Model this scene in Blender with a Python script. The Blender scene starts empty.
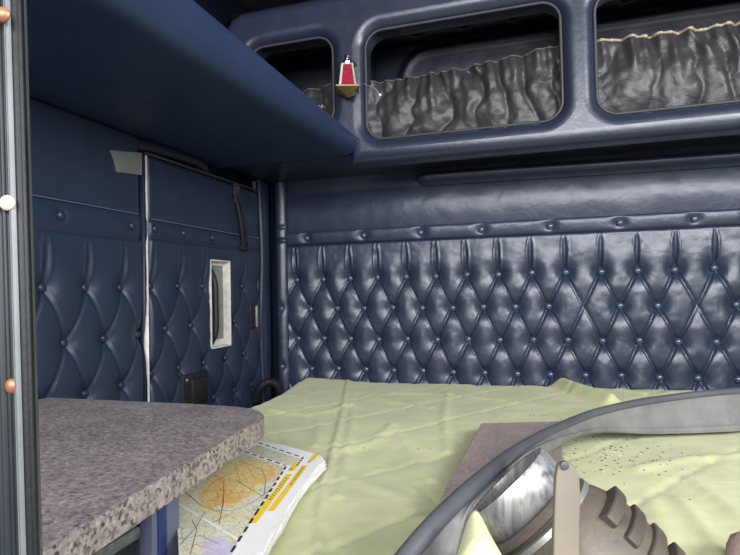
import bpy, bmesh, math, random
import numpy as np
from mathutils import Vector, Matrix, noise
random.seed(7); rng = np.random.default_rng(7)
C = bpy.context.scene.collection
H = 1.10                       # camera height above the sleeper floor; shapes below are written with the camera at z = 0

# ------------------------------------------------------------------ camera and ray helper
YAW, PITCH, ROLL, FL = .3038, .0233, -.0199, 547.15
_f = Vector((-math.sin(YAW)*math.cos(PITCH), math.cos(YAW)*math.cos(PITCH), math.sin(PITCH)))
_r0 = Vector((math.cos(YAW), math.sin(YAW), 0)); _u0 = _r0.cross(_f)
RT = math.cos(ROLL)*_r0 + math.sin(ROLL)*_u0
UP = -math.sin(ROLL)*_r0 + math.cos(ROLL)*_u0
FW = _f
def ray(x, y): return FW + RT*((x-370)/FL) - UP*((y-277.5)/FL)
def on_z(x, y, z): d = ray(x, y); return d*(z/d.z)
def on_y(x, y, Y): d = ray(x, y); return d*(Y/d.y)
def on_x(x, y, X): d = ray(x, y); return d*(X/d.x)
def at(x, y, k): return ray(x, y)*k

cam = bpy.data.cameras.new('camera'); co = bpy.data.objects.new('camera', cam); C.objects.link(co)
cam.sensor_width = 36; cam.lens = FL/740*36; cam.clip_start = .01
M = Matrix((RT, UP, -FW)).transposed().to_4x4(); M.translation = (0, 0, H); co.matrix_world = M
bpy.context.scene.camera = co

# ------------------------------------------------------------------ materials
def srgb(r, g, b):
    f = lambda c: (c/255/12.92) if c/255 <= .04045 else ((c/255+.055)/1.055)**2.4
    return (f(r), f(g), f(b), 1)
def newmat(name):
    m = bpy.data.materials.new(name); m.use_nodes = True
    nt = m.node_tree; b = nt.nodes['Principled BSDF']
    return m, nt, b
def N(nt, t, **kw):
    n = nt.nodes.new(t)
    for k, v in kw.items():
        if k in n.inputs: n.inputs[k].default_value = v
        else: setattr(n, k, v)
    return n
def coord(nt, scale=None):
    tc = nt.nodes.new('ShaderNodeTexCoord')
    if scale is None: return tc.outputs['Object']
    mp = nt.nodes.new('ShaderNodeMapping'); mp.inputs['Scale'].default_value = scale
    nt.links.new(tc.outputs['Object'], mp.inputs['Vector']); return mp.outputs['Vector']
def plain(name, col, rough=.5, metal=0, var=.12, vscale=30, bump=.0, bscale=200, spec=.5):
    m, nt, b = newmat(name)
    n = N(nt, 'ShaderNodeTexNoise', Scale=vscale, Detail=6.0); nt.links.new(coord(nt), n.inputs['Vector'])
    r = nt.nodes.new('ShaderNodeValToRGB')
    c = Vector(col[:3]); r.color_ramp.elements[0].position = .3; r.color_ramp.elements[1].position = .7
    r.color_ramp.elements[0].color = (*(c*(1-var)), 1); r.color_ramp.elements[1].color = (*(c*(1+var)), 1)
    nt.links.new(n.outputs['Fac'], r.inputs['Fac']); nt.links.new(r.outputs['Color'], b.inputs['Base Color'])
    b.inputs['Roughness'].default_value = rough; b.inputs['Metallic'].default_value = metal
    b.inputs['Specular IOR Level'].default_value = spec
    if bump:
        n2 = N(nt, 'ShaderNodeTexNoise', Scale=bscale, Detail=4.0); nt.links.new(coord(nt), n2.inputs['Vector'])
        bp = N(nt, 'ShaderNodeBump', Strength=bump, Distance=.002); nt.links.new(n2.outputs['Fac'], bp.inputs['Height'])
        nt.links.new(bp.outputs['Normal'], b.inputs['Normal'])
    return m
def leather(name, col, rough=.38, crease=.5, spec=.5):
    m, nt, b = newmat(name)
    v = coord(nt)
    n = N(nt, 'ShaderNodeTexNoise', Scale=9.0, Detail=5.0); nt.links.new(v, n.inputs['Vector'])
    r = nt.nodes.new('ShaderNodeValToRGB'); c = Vector(col[:3])
    r.color_ramp.elements[0].color = (*(c*.82), 1); r.color_ramp.elements[1].color = (*(c*1.2), 1)
    nt.links.new(n.outputs['Fac'], r.inputs['Fac']); nt.links.new(r.outputs['Color'], b.inputs['Base Color'])
    rr = N(nt, 'ShaderNodeMapRange'); rr.inputs['To Min'].default_value = rough-.07; rr.inputs['To Max'].default_value = rough+.1
    n3 = N(nt, 'ShaderNodeTexNoise', Scale=25.0, Detail=6.0); nt.links.new(v, n3.inputs['Vector'])
    nt.links.new(n3.outputs['Fac'], rr.inputs['Value']); nt.links.new(rr.outputs['Result'], b.inputs['Roughness'])
    b.inputs['Specular IOR Level'].default_value = spec
    vo = N(nt, 'ShaderNodeTexVoronoi', Scale=450.0); vo.feature = 'DISTANCE_TO_EDGE'; nt.links.new(v, vo.inputs['Vector'])
    n2 = N(nt, 'ShaderNodeTexNoise', Scale=22.0, Detail=8.0, Roughness=.65, Distortion=1.2); nt.links.new(v, n2.inputs['Vector'])
    b1 = N(nt, 'ShaderNodeBump', Strength=.12, Distance=.001); nt.links.new(vo.outputs['Distance'], b1.inputs['Height'])
    b2 = N(nt, 'ShaderNodeBump', Strength=crease, Distance=.004); nt.links.new(n2.outputs['Fac'], b2.inputs['Height'])
    nt.links.new(b1.outputs['Normal'], b2.inputs['Normal']); nt.links.new(b2.outputs['Normal'], b.inputs['Normal'])
    return m
def granite(name, base, dark, light, scale=1.0, rough=.45, contrast=1.0):
    m, nt, b = newmat(name); v = coord(nt)
    big = N(nt, 'ShaderNodeTexNoise', Scale=14.0*scale, Detail=6.0, Roughness=.6); nt.links.new(v, big.inputs['Vector'])
    fine = N(nt, 'ShaderNodeTexNoise', Scale=170.0*scale, Detail=5.0, Roughness=.75); nt.links.new(v, fine.inputs['Vector'])
    vo = N(nt, 'ShaderNodeTexVoronoi', Scale=300.0*scale, Randomness=1.0); nt.links.new(v, vo.inputs['Vector'])
    r1 = nt.nodes.new('ShaderNodeValToRGB'); e = r1.color_ramp.elements
    e[0].position = .40; e[0].color = dark; e[1].position = .62; e[1].color = light
    k = e.new(.47); k.color = base; k = e.new(.55); k.color = base
    nt.links.new(fine.outputs['Fac'], r1.inputs['Fac'])
    r2 = nt.nodes.new('ShaderNodeValToRGB'); r2.color_ramp.elements[0].position = .08; r2.color_ramp.elements[1].position = .5
    r2.color_ramp.elements[0].color = dark; r2.color_ramp.elements[1].color = light
    sep = nt.nodes.new('ShaderNodeSeparateColor'); nt.links.new(vo.outputs['Color'], sep.inputs['Color'])
    nt.links.new(sep.outputs['Red'], r2.inputs['Fac'])
    mx = nt.nodes.new('ShaderNodeMix'); mx.data_type = 'RGBA'; mx.inputs[0].default_value = .35*contrast
    nt.links.new(r1.outputs['Color'], mx.inputs[6]); nt.links.new(r2.outputs['Color'], mx.inputs[7])
    m2 = nt.nodes.new('ShaderNodeMix'); m2.data_type = 'RGBA'; m2.blend_type = 'MULTIPLY'; m2.inputs[0].default_value = .5
    r3 = nt.nodes.new('ShaderNodeValToRGB'); r3.color_ramp.elements[0].color = (.55,.55,.58,1); r3.color_ramp.elements[1].color = (1.2,1.2,1.2,1)
    r3.color_ramp.elements[0].position = .3; r3.color_ramp.elements[1].position = .7
    nt.links.new(big.outputs['Fac'], r3.inputs['Fac']); nt.links.new(mx.outputs[2], m2.inputs[6]); nt.links.new(r3.outputs['Color'], m2.inputs[7])
    nt.links.new(m2.outputs[2], b.inputs['Base Color']); b.inputs['Roughness'].default_value = rough
    return m
def cloth(name, col, bump=.5):
    m, nt, b = newmat(name); v = coord(nt)
    n = N(nt, 'ShaderNodeTexNoise', Scale=7.0, Detail=8.0, Roughness=.6); nt.links.new(v, n.inputs['Vector'])
    r = nt.nodes.new('ShaderNodeValToRGB'); c = Vector(col[:3])
    r.color_ramp.elements[0].position = .3; r.color_ramp.elements[1].position = .7
    r.color_ramp.elements[0].color = (*(c*.88), 1); r.color_ramp.elements[1].color = (*(c*1.08), 1)
    nt.links.new(n.outputs['Fac'], r.inputs['Fac']); nt.links.new(r.outputs['Color'], b.inputs['Base Color'])
    b.inputs['Roughness'].default_value = .95; b.inputs['Specular IOR Level'].default_value = .15
    b.inputs['Sheen Weight'].default_value = .15
    n2 = N(nt, 'ShaderNodeTexNoise', Scale=500.0, Detail=3.0); nt.links.new(v, n2.inputs['Vector'])
    n3 = N(nt, 'ShaderNodeTexNoise', Scale=18.0, Detail=6.0, Roughness=.6, Distortion=.8); nt.links.new(v, n3.inputs['Vector'])
    b1 = N(nt, 'ShaderNodeBump', Strength=.3, Distance=.001); nt.links.new(n2.outputs['Fac'], b1.inputs['Height'])
    b2 = N(nt, 'ShaderNodeBump', Strength=bump, Distance=.008); nt.links.new(n3.outputs['Fac'], b2.inputs['Height'])
    nt.links.new(b1.outputs['Normal'], b2.inputs['Normal']); nt.links.new(b2.outputs['Normal'], b.inputs['Normal'])
    return m
def net_mat():
    m, nt, b = newmat('black_netting'); v = coord(nt)
    w = N(nt, 'ShaderNodeTexWave', Scale=110.0, Distortion=1.5); w.bands_direction = 'Z'; nt.links.new(v, w.inputs['Vector'])
    w.inputs['Detail Scale'].default_value = 3.0
    r = nt.nodes.new('ShaderNodeValToRGB'); r.color_ramp.elements[0].color = srgb(26,25,28); r.color_ramp.elements[1].color = srgb(70,68,70)
    nt.links.new(w.outputs['Fac'], r.inputs['Fac']); nt.links.new(r.outputs['Color'], b.inputs['Base Color'])
    b.inputs['Roughness'].default_value = .42
    n = N(nt, 'ShaderNodeTexNoise', Scale=26.0, Detail=3.0, Distortion=.5); nt.links.new(v, n.inputs['Vector'])
    b1 = N(nt, 'ShaderNodeBump', Strength=.5, Distance=.008); nt.links.new(n.outputs['Fac'], b1.inputs['Height'])
    nt.links.new(b1.outputs['Normal'], b.inputs['Normal'])
    return m
def map_mat(city=False):
    m, nt, b = newmat('printed_city' if city else 'printed_map'); v = coord(nt)
    n = N(nt, 'ShaderNodeTexNoise', Scale=11.0, Detail=9.0, Roughness=.7); nt.links.new(v, n.inputs['Vector'])
    r = nt.nodes.new('ShaderNodeValToRGB'); e = r.color_ramp.elements
    e[0].position = .0; e[0].color = srgb(196,206,180); e[1].position = .62; e[1].color = srgb(240,190,110) if city else srgb(232,218,160)
    k = e.new(.46 if city else .5); k.color = srgb(240,226,160) if city else srgb(222,226,204); k = e.new(.54 if city else .57); k.color = srgb(240,212,136) if city else srgb(228,226,196)
    nt.links.new(n.outputs['Fac'], r.inputs['Fac']); last = r.outputs['Color']
    for sc, w, col in ((60.0, .03, srgb(216,150,80)), (120.0, .03, srgb(180,176,150)), (26.0, .010, srgb(130,120,116))):
        wn = N(nt, 'ShaderNodeTexNoise', Scale=25.0, Detail=3.0); nt.links.new(v, wn.inputs['Vector'])
        ad = nt.nodes.new('ShaderNodeVectorMath'); ad.operation = 'MULTIPLY_ADD'; ad.inputs[1].default_value = (.03,.03,.03)
        nt.links.new(wn.outputs['Color'], ad.inputs[0]); nt.links.new(v, ad.inputs[2])
        vo = N(nt, 'ShaderNodeTexVoronoi', Scale=sc); vo.feature = 'DISTANCE_TO_EDGE'; nt.links.new(ad.outputs[0], vo.inputs['Vector'])
        lt = N(nt, 'ShaderNodeMath', operation='LESS_THAN'); lt.inputs[1].default_value = w; nt.links.new(vo.outputs['Distance'], lt.inputs[0])
        ml = N(nt, 'ShaderNodeMath', operation='MULTIPLY'); ml.inputs[1].default_value = .6; nt.links.new(lt.outputs[0], ml.inputs[0])
        mx = nt.nodes.new('ShaderNodeMix'); mx.data_type = 'RGBA'; nt.links.new(ml.outputs[0], mx.inputs[0]); nt.links.new(last, mx.inputs[6]); mx.inputs[7].default_value = col
        last = mx.outputs[2]
    nt.links.new(last, b.inputs['Base Color']); b.inputs['Roughness'].default_value = .45
    return m
def scratched_metal():
    m, nt, b = newmat('scratched_aluminium'); v = coord(nt, (60, 60, 4))
    n = N(nt, 'ShaderNodeTexNoise', Scale=3.0, Detail=8.0, Roughness=.7); nt.links.new(v, n.inputs['Vector'])
    r = nt.nodes.new('ShaderNodeValToRGB'); r.color_ramp.elements[0].position = .32; r.color_ramp.elements[1].position = .6
    r.color_ramp.elements[0].color = srgb(150,150,150); r.color_ramp.elements[1].color = srgb(228,228,226)
    nt.links.new(n.outputs['Fac'], r.inputs['Fac']); nt.links.new(r.outputs['Color'], b.inputs['Base Color'])
    b.inputs['Metallic'].default_value = .75; b.inputs['Roughness'].default_value = .38
    bp = N(nt, 'ShaderNodeBump', Strength=.3, Distance=.001); nt.links.new(n.outputs['Fac'], bp.inputs['Height']); nt.links.new(bp.outputs['Normal'], b.inputs['Normal'])
    return m
NAVY = srgb(44, 53, 74)
MAT = dict(
    tuft=leather('navy_tufted_vinyl', NAVY, .33, .25, .8),
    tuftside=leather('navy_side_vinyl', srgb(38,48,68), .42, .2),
    smooth=leather('navy_smooth_vinyl', NAVY, .34, .3, .8),
    cab=leather('navy_cabinet_vinyl', srgb(42,49,68), .30, .2, .9),
    shelf=leather('navy_shelf_vinyl', srgb(43,57,88), .42, .08),
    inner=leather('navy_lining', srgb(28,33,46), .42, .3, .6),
    ceil=plain('dark_headliner', srgb(34,38,58), .8),
    dark=plain('black_rubber', srgb(26,27,30), .55, bump=.2),
    pipe=plain('piping_rubber', srgb(62,62,66), .55),
    counter=granite('speckled_laminate', srgb(138,126,126), srgb(84,75,79), srgb(184,173,170), .9, .4, .9),
    edge=granite('speckled_laminate_edge', srgb(118,107,103), srgb(42,37,38), srgb(196,184,176), .8, .4, 1.5),
    slab=granite('pink_grey_laminate', srgb(172,154,148), srgb(136,118,116), srgb(196,180,174), 1.0, .5, .5),
    body=plain('blue_grey_cabinet', srgb(92,98,118), .5), bluetrim=plain('blue_edge_trim', srgb(38,52,98), .5),
    blanket=cloth('sage_green_cloth', srgb(206,207,158), .25), mattress=cloth('mattress_ticking', srgb(170,170,150)),
    floor=plain('dark_floor_mat', srgb(48,48,52), .8, bump=.3), base=plain('bunk_base_board', srgb(50,54,70), .6),
    net=net_mat(), beige=plain('frayed_elastic', srgb(168,154,132), .9, var=.35, vscale=150, bump=.8),
    fray=plain('grey_elastic', srgb(84,80,78), .9, var=.4, vscale=150, bump=.8),
    grey=plain('dusty_grey_rubber', srgb(116,115,113), .6, var=.18, vscale=22, bump=.5, bscale=120),
    greydark=plain('dark_grey_rubber', srgb(82,84,88), .5, var=.15, vscale=15),
    silver=scratched_metal(), chrome=plain('chrome', srgb(210,210,212), .15, 1, .03),
    steel=plain('brushed_steel', srgb(176,176,172), .4, .6, .1), gold=plain('brass_trim', srgb(140,124,88), .35, .8, .1),
    palegold=plain('pale_gold_trim', srgb(222,208,184), .4, .3, .08), redglass=plain('red_lens', srgb(148,32,54), .3, 0, .3, 120),
    brown=plain('dusty_brown_plastic', srgb(98,89,79), .55, var=.4, vscale=24, bump=.3),
    brownd=plain('dark_brown_plastic', srgb(84,76,68), .5, var=.2, vscale=30), beigebar=plain('pale_tan_plastic', srgb(122,112,97), .55, var=.16, vscale=18),
    white=plain('white_edge_band', srgb(214,210,200), .6, var=.15, vscale=60, bump=.6), tape=plain('grey_duct_tape', srgb(112,114,108), .5, var=.1),
    paper=plain('white_paper', srgb(244,243,240), .7, var=.03), map=map_mat(), city=map_mat(True), ink=plain('black_ink', srgb(30,30,36), .6), yellow=plain('yellow_ink', srgb(244,206,62), .6, var=.04),
    road=plain('road_grey_ink', srgb(140,132,130), .6), roado=plain('road_orange_ink', srgb(232,172,96), .6), lilac=plain('lilac_ink', srgb(206,198,220), .6, var=.1, vscale=80),
    rust=plain('copper_screw', srgb(186,120,90), .4, .5), cream=plain('cream_screw', srgb(214,206,184), .4), chip=plain('chipped_paint', srgb(214,204,184), .8),
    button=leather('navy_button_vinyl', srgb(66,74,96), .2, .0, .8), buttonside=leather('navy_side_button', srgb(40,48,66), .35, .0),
    pillar=plain('door_seal', srgb(40,45,49), .5, var=.2), pillarlight=plain('aluminium_strip', srgb(120,124,126), .5, .2), crumb=plain('crumbs', srgb(120,100,80), .9, var=.6, vscale=90),
    stitch=plain('pale_piping', srgb(104,112,130), .5), redwire=plain('red_wire', srgb(170,50,50), .4), packet=plain('pale_pink_packet', srgb(196,160,170), .3, var=.4, vscale=60), lilacdark=plain('smoked_plastic', srgb(90,60,74), .3))

# ------------------------------------------------------------------ mesh helpers
def link(name, me, mats, parent=None, smooth=True):
    if not isinstance(mats, (list, tuple)): mats = [mats]
    for m in mats: me.materials.append(m)
    if smooth and len(me.polygons): me.polygons.foreach_set('use_smooth', [True]*len(me.polygons))
    o = bpy.data.objects.new(name, me); C.objects.link(o)
    if parent: o.parent = parent
    return o
def mesh(name, V, F, mats, parent=None, smooth=True, mi=None, auto=None):
    me = bpy.data.meshes.new(name); me.from_pydata([tuple(v) for v in V], [], F); 
    if mi is not None: me.polygons.foreach_set('material_index', mi)
    o = link(name, me, mats, parent, smooth); me.update()
    if auto: sharpen(me, auto)
    return o
def sharpen(me, deg):
    bm = bmesh.new(); bm.from_mesh(me); bmesh.ops.recalc_face_normals(bm, faces=bm.faces)
    for e in bm.edges:
        if len(e.link_faces) == 2 and e.calc_face_angle() > math.radians(deg): e.smooth = False
    bm.to_mesh(me); bm.free()
def frombm(name, bm, mats, parent=None, smooth=True, deg=40):
    bmesh.ops.recalc_face_normals(bm, faces=bm.faces)
    for e in bm.edges:
        if len(e.link_faces) == 2 and e.calc_face_angle() > math.radians(deg): e.smooth = False
    me = bpy.data.meshes.new(name); bm.to_mesh(me); bm.free()
    return link(name, me, mats, parent, smooth)
def box(bm, lo, hi, bev=0, seg=2, mat=None):
    r = bmesh.ops.create_cube(bm, size=1)
    vs = r['verts']
    for v in vs: v.co = Vector([(lo[i]+hi[i])/2 + v.co[i]*(hi[i]-lo[i]) for i in range(3)])
    if mat is not None:
        for v in vs: v.co = mat @ v.co
    if bev:
        es = list({e for v in vs for e in v.link_edges})
        bmesh.ops.bevel(bm, geom=es, offset=bev, segments=seg, affect='EDGES', profile=.6)
def boxo(name, lo, hi, m, parent=None, bev=0, seg=2, mat=None):
    bm = bmesh.new(); box(bm, lo, hi, bev, seg, mat); return frombm(name, bm, m, parent)
def grid(name, fn, U, W, m, parent=None, hole=None, flip=False):
    """fn(u,w)->xyz arrays"""
    uu, ww = np.meshgrid(U, W, indexing='ij'); P = np.stack(fn(uu, ww), -1).reshape(-1, 3)
    nu, nw = len(U), len(W); i, j = np.meshgrid(np.arange(nu-1), np.arange(nw-1), indexing='ij')
    a = i*nw+j; F = np.stack([a, a+nw, a+nw+1, a+1], -1).reshape(-1, 4)
    if flip: F = F[:, ::-1]
    if hole:
        uc = (U[:-1]+U[1:])/2; wc = (W[:-1]+W[1:])/2; uu2, ww2 = np.meshgrid(uc, wc, indexing='ij')
        F = F[~hole(uu2, ww2).reshape(-1)]
    return mesh(name, P.tolist(), F.tolist(), m, parent)
def sm(x): x = np.clip(x, 0, 1); return x*x*(3-2*x)
def nz(x, y, seed=0, sc=1.0, octv=3):
    """cheap smooth value noise on arrays"""
    out = np.zeros(np.broadcast(x, y).shape); amp = 1; tot = 0
    for k in range(octv):
        g = np.random.default_rng(seed*31+k).random((64, 64))*2-1
        xs, ys = x*sc*2**k+17.3*k, y*sc*2**k+5.1*k
        xi, yi = np.floor(xs).astype(int), np.floor(ys).astype(int); fx, fy = sm(xs-xi), sm(ys-yi)
        a = g[xi % 64, yi % 64]; b = g[(xi+1) % 64, yi % 64]; c = g[xi % 64, (yi+1) % 64]; d = g[(xi+1) % 64, (yi+1) % 64]
        out += amp*((a*(1-fx)+b*fx)*(1-fy)+(c*(1-fx)+d*fx)*fy); tot += amp; amp *= .5
    return out/tot
def spline(pts, n):
    P = [np.array(p, float) for p in pts]; P = [2*P[0]-P[1]]+P+[2*P[-1]-P[-2]]; out = []
    segs = len(P)-3
    for k in range(n):
        t = k/(n-1)*segs; i = min(int(t), segs-1); t -= i; a, b, c, d = P[i:i+4]
        out.append(.5*((2*b)+(-a+c)*t+(2*a-5*b+4*c-d)*t*t+(-a+3*b-3*c+d)*t**3))
    return out
def tube(name, pts, r, m, parent=None, n=10, closed=False, rf=None):
    P = [Vector(p) for p in pts]; V = []; F = []; k = len(P); prev = None
    for i, p in enumerate(P):
        t = (P[(i+1) % k]-P[i-1]) if closed else (P[min(i+1, k-1)]-P[max(i-1, 0)])
        t.normalize()
        if prev is None: a = t.orthogonal().normalized()
        else: a = (prev-t*prev.dot(t)).normalized()
        prev = a; b = t.cross(a); rr = r*(rf(i/(k-1)) if rf else 1)
        V += [p+(a*math.cos(q)+b*math.sin(q))*rr for q in [2*math.pi*j/n for j in range(n)]]
    for i in range(k if closed else k-1):
        for j in range(n):
            F.append((i*n+j, ((i+1) % k)*n+j, ((i+1) % k)*n+(j+1) % n, i*n+(j+1) % n))
    if not closed: F += [tuple(range(n))[::-1], tuple(range((k-1)*n, k*n))]
    return mesh(name, V, F, m, parent, auto=60)
def lathe(name, prof, m, parent=None, n=32, mat=Matrix(), mi=None, cap=True):
    V = []; F = []; I = []
    for (r, h) in prof: V += [mat @ Vector((r*math.cos(2*math.pi*j/n), r*math.sin(2*math.pi*j/n), h)) for j in range(n)]
    for i in range(len(prof)-1):
        for j in range(n): F.append((i*n+j, i*n+(j+1) % n, (i+1)*n+(j+1) % n, (i+1)*n+j)); I.append(mi[i] if mi else 0)
    if cap:
        F.append(tuple(range(n))[::-1]); I.append(I[0]); F.append(tuple(range((len(prof)-1)*n, len(prof)*n))); I.append(I[-2])
    return mesh(name, V, F, m, parent, mi=I, auto=35)
def frame(axis, origin):
    z = Vector(axis).normalized(); x = z.orthogonal().normalized(); y = z.cross(x)
    M = Matrix((x, y, z)).transposed().to_4x4(); M.translation = origin; return M
def prism(name, poly, z0, z1, m, parent=None, bev=0, mi_side=None, seg=2):
    bm = bmesh.new(); b = [bm.verts.new((p[0], p[1], z0)) for p in poly]; t = [bm.verts.new((p[0], p[1], z1)) for p in poly]; n = len(poly)
    bm.faces.new(b[::-1]); ft = bm.faces.new(t); sides = []
    for i in range(n):
        f = bm.faces.new((b[i], b[(i+1) % n], t[(i+1) % n], t[i])); f.material_index = mi_side or 0
    if bev:
        bmesh.ops.bevel(bm, geom=list(ft.edges), offset=bev, segments=seg, affect='EDGES')
    return frombm(name, bm, m, parent, deg=35)
def rrect(x0, x1, z0, z1, r, n=8):
    P = []
    for cx, cz, a0 in ((x1-r, z1-r, 0), (x0+r, z1-r, 90), (x0+r, z0+r, 180), (x1-r, z0+r, 270)):
        for k in range(n+1):
            a = math.radians(a0+90*k/n); P.append((cx+r*math.cos(a), cz+r*math.sin(a)))
    return P
def tag(o, label=None, cat=None, group=None, kind=None):
    if label: o['label'] = label
    if cat: o['category'] = cat
    if group: o['group'] = group
    if kind: o['kind'] = kind
    return o
def empty(name, loc, label, cat, group=None, kind=None):
    o = bpy.data.objects.new(name, None); o.location = loc; o.empty_display_size = .05; C.objects.link(o)
    return tag(o, label, cat, group, kind)
def fit(parent, *obs):
    """children were meshed in scene space: shift them under the thing's base"""
    for o in obs:
        if o.parent is None or o.parent == parent:
            o.parent = parent; o.location = Vector(o.location)-parent.location
def sub(parent, *obs):
    for o in obs: o.parent = parent; o.location = Vector(o.location)-parent.location
def dome_button(r=.0085):
    bm = bmesh.new(); bmesh.ops.create_uvsphere(bm, u_segments=16, v_segments=10, radius=r)
    for v in bm.verts: v.co.z *= .62
    me = bpy.data.meshes.new('button')
    bm.to_mesh(me); bm.free(); me.polygons.foreach_set('use_smooth', [True]*len(me.polygons)); return me
BM_BACK = dome_button(.0105); BM_BACK.materials.append(MAT['button'])
BM_SIDE = dome_button(.010); BM_SIDE.materials.append(MAT['buttonside'])
def button(me, loc, parent, normal):
    o = bpy.data.objects.new('button', me); C.objects.link(o); o.parent = parent; o.location = Vector(loc)-parent.location
    o.rotation_mode = 'QUATERNION'; o.rotation_quaternion = Vector((0, 0, 1)).rotation_difference(Vector(normal)); return o

# ------------------------------------------------------------------ the shell
XL, D, ZC, XR = -.976, 1.822, .402, 1.12
tag(boxo('floor', (XL-.05, -.6, -H-.04), (XR+.05, D+.05, -H), MAT['floor']), kind='structure')
tag(boxo('wall_left', (XL-.05, -.1, -H), (XL, D+.05, 1.02), MAT['tuftside']), kind='structure')
tag(boxo('wall_back', (XL, D, -H), (XR, D+.05, 1.02), MAT['smooth']), kind='structure')
tag(boxo('wall_right', (XR, .75, -H), (XR+.05, D+.05, 1.02), MAT['smooth']), kind='structure')
tag(boxo('ceiling', (XL-.05, .2, 1.02), (XR+.05, D+.05, 1.07), MAT['ceil']), kind='structure')

# ------------------------------------------------------------------ tufting
def tuftfield(s, t, tmax, Hh, dim, soft=.5, miss=(), sx=1.0, sz=1.0):
    """s: columns, t: rows (0 = top row, negative below). returns height"""
    tt = np.minimum(t, 0); a = s+tt/2; b = s-tt/2
    up = t > 0
    a = np.where(up, s, a); b = np.where(up, s, b)
    h = (np.sin(np.pi*a)**2*np.sin(np.pi*b)**2+1e-9)**(.25*soft)
    da = np.abs(a-np.round(a)); db = np.abs(b-np.round(b))
    # distance to nearest button
    r2 = np.full(s.shape, 9.)
    for row in range(0, 6):
        off = .5*(row % 2); c = np.round(s-off)+off
        q = ((s-c)*sx)**2+((t+row)*sz)**2
        for (mr, ms) in miss:
            if mr == row: q = np.where(np.abs(c-ms) < .1, 9., q)
        r2 = np.minimum(r2, q)
    pl = np.exp(-(da/.035)**2)+np.exp(-(db/.035)**2)
    near = np.exp(-r2/(.055**2)); pl = pl*(.25+1.0*near)
    lens = np.where(up, sm(1-t/tmax*1.02), 1.); lens2 = np.where(up, sm(1.02-t/tmax*.9), 1.)
    # raised lips either side of each pleat, strongest close to the button
    lip = (np.exp(-((da-.075)/.03)**2)+np.exp(-((db-.075)/.03)**2))*.10*np.exp(-r2/(.05**2))
    lo_ = .075*np.sin(np.pi*np.clip(t/tmax, 0, 1)); lip = np.where(up, (np.exp(-((da-lo_-.03)/.022)**2)*.28)*sm(np.clip(t/tmax, 0, 1)*6)*sm((1-t/tmax)*5), lip)
    h = Hh*(h*lens2+.80*(1-lens2))+Hh*lip-Hh*.20*pl*np.where(up, .3+.7*lens, 1.)-dim*.8*np.exp(-r2/(.018**2))-dim*.8*np.exp(-r2/(.032**2))
    return h
SP, RS, X0, Z1 = .102, .1064, -.8466, .0437
MISS = [(1, 9.5), (1, 12.5)]
def hback(x, z):
    s = (x-X0)/SP; t = (z-Z1)/RS
    h = tuftfield(s+.03*nz(x, z, 3, 5), t, 1.19, .016, .013, .38, MISS, SP, RS)
    h = h + .0030*nz(x, z, 5, 16, 3)
    edge = sm((.1715-z)/.010)
    return np.maximum(h+.012, .002)*(.25+.75*edge)
tp = empty('tufted_panel', (0, D, -.1), 'large navy diamond tufted vinyl panel with shiny buttons across the back wall above the blanket', 'wall panel')
U = np.arange(-.875, XR-.002, .0036); W = np.arange(-.38, .1725, .0034)
pad = grid('padding', lambda x, z: (x, D-hback(x, z), z), U, W, MAT['tuft'], None, flip=False); fit(tp, pad)
for row in range(4):
    for i in range(20):
        c = i+.5*(row % 2)
        if (row, c) in MISS or X0+c*SP > XR-.02: continue
        x, z = X0+c*SP+random.uniform(-.002, .002), Z1-row*RS+random.uniform(-.002, .002)
        hh = float(hback(np.array([x]), np.array([z]))[0])
        button(BM_BACK, (x, D-hh-.0065, z), tp, (0, -1, 0))
# vertical pleats are part of the padding; trim band above
bb = empty('button_band', (0, D, .215), 'glossy navy padded band with a row of widely spaced buttons above the back tufting', 'trim')
bx = [float(on_y(x, y, D-.027).x) for x, y in ((306,236),(363,235),(420,233),(481,230),(550,225),(620,220),(695,215))]
bx += [bx[-1]+.14*k for k in (1, 2, 3)]
def zband(x): return .191-.002*sm((x+.84)/1.4)
def hband(x, w):
    h = .008*np.sqrt(np.clip(1-w**6, 0, 1))+.018+.003*(1-w*w)+.003*w+.0015*nz(x, w*.03, 9, 20)
    for c in bx: h = h-.012*np.exp(-((x-c)/.020)**2-(w*1.0)**2*1.2)
    return h
band = grid('padding', lambda x, w: (x, D-hband(x, w), zband(x)+w*.0235), np.arange(-.875, XR-.002, .005), np.sin(np.linspace(-math.pi/2, math.pi/2, 21)), MAT['smooth']); fit(bb, band)
for c in bx[:10]: button(BM_BACK, (c, D-float(hband(np.array([c]), np.array([0.]))[0])-.005, float(zband(np.array([c]))[0])), bb, (0, -1, 0))
# smooth upper panel with the long padded roll
up = empty('upper_wall_panel', (0, D, .3), 'plain wrinkled navy vinyl panel between the button band and the overhead cabinet', 'wall panel')
a = grid('padding', lambda x, z: (x, D-.012-.010*np.sin(np.clip((z-.21)/.14, 0, 1)*np.pi)-.003*nz(x, z, 11, 9, 4), z), np.arange(-.875, XR-.002, .008), np.arange(.205, .412, .006), MAT['smooth'])
def roll(x, q):
    e = np.clip((x+.395)/.045, 0, 1); k = np.sqrt(1-(1-e)**2)+1e-3
    zc = .376-.012*sm((x+.4)/1.0)
    return (x, D-.02-.060*k*np.cos(q), zc-.009+.021*k*np.sin(q))
b_ = grid('padded_roll', roll, np.concatenate([np.linspace(-.395, -.35, 14), np.arange(-.34, XR-.002, .02)]), np.linspace(-math.pi/2, math.pi/2, 15), MAT['smooth'])
fit(up, a, b_)
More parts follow.
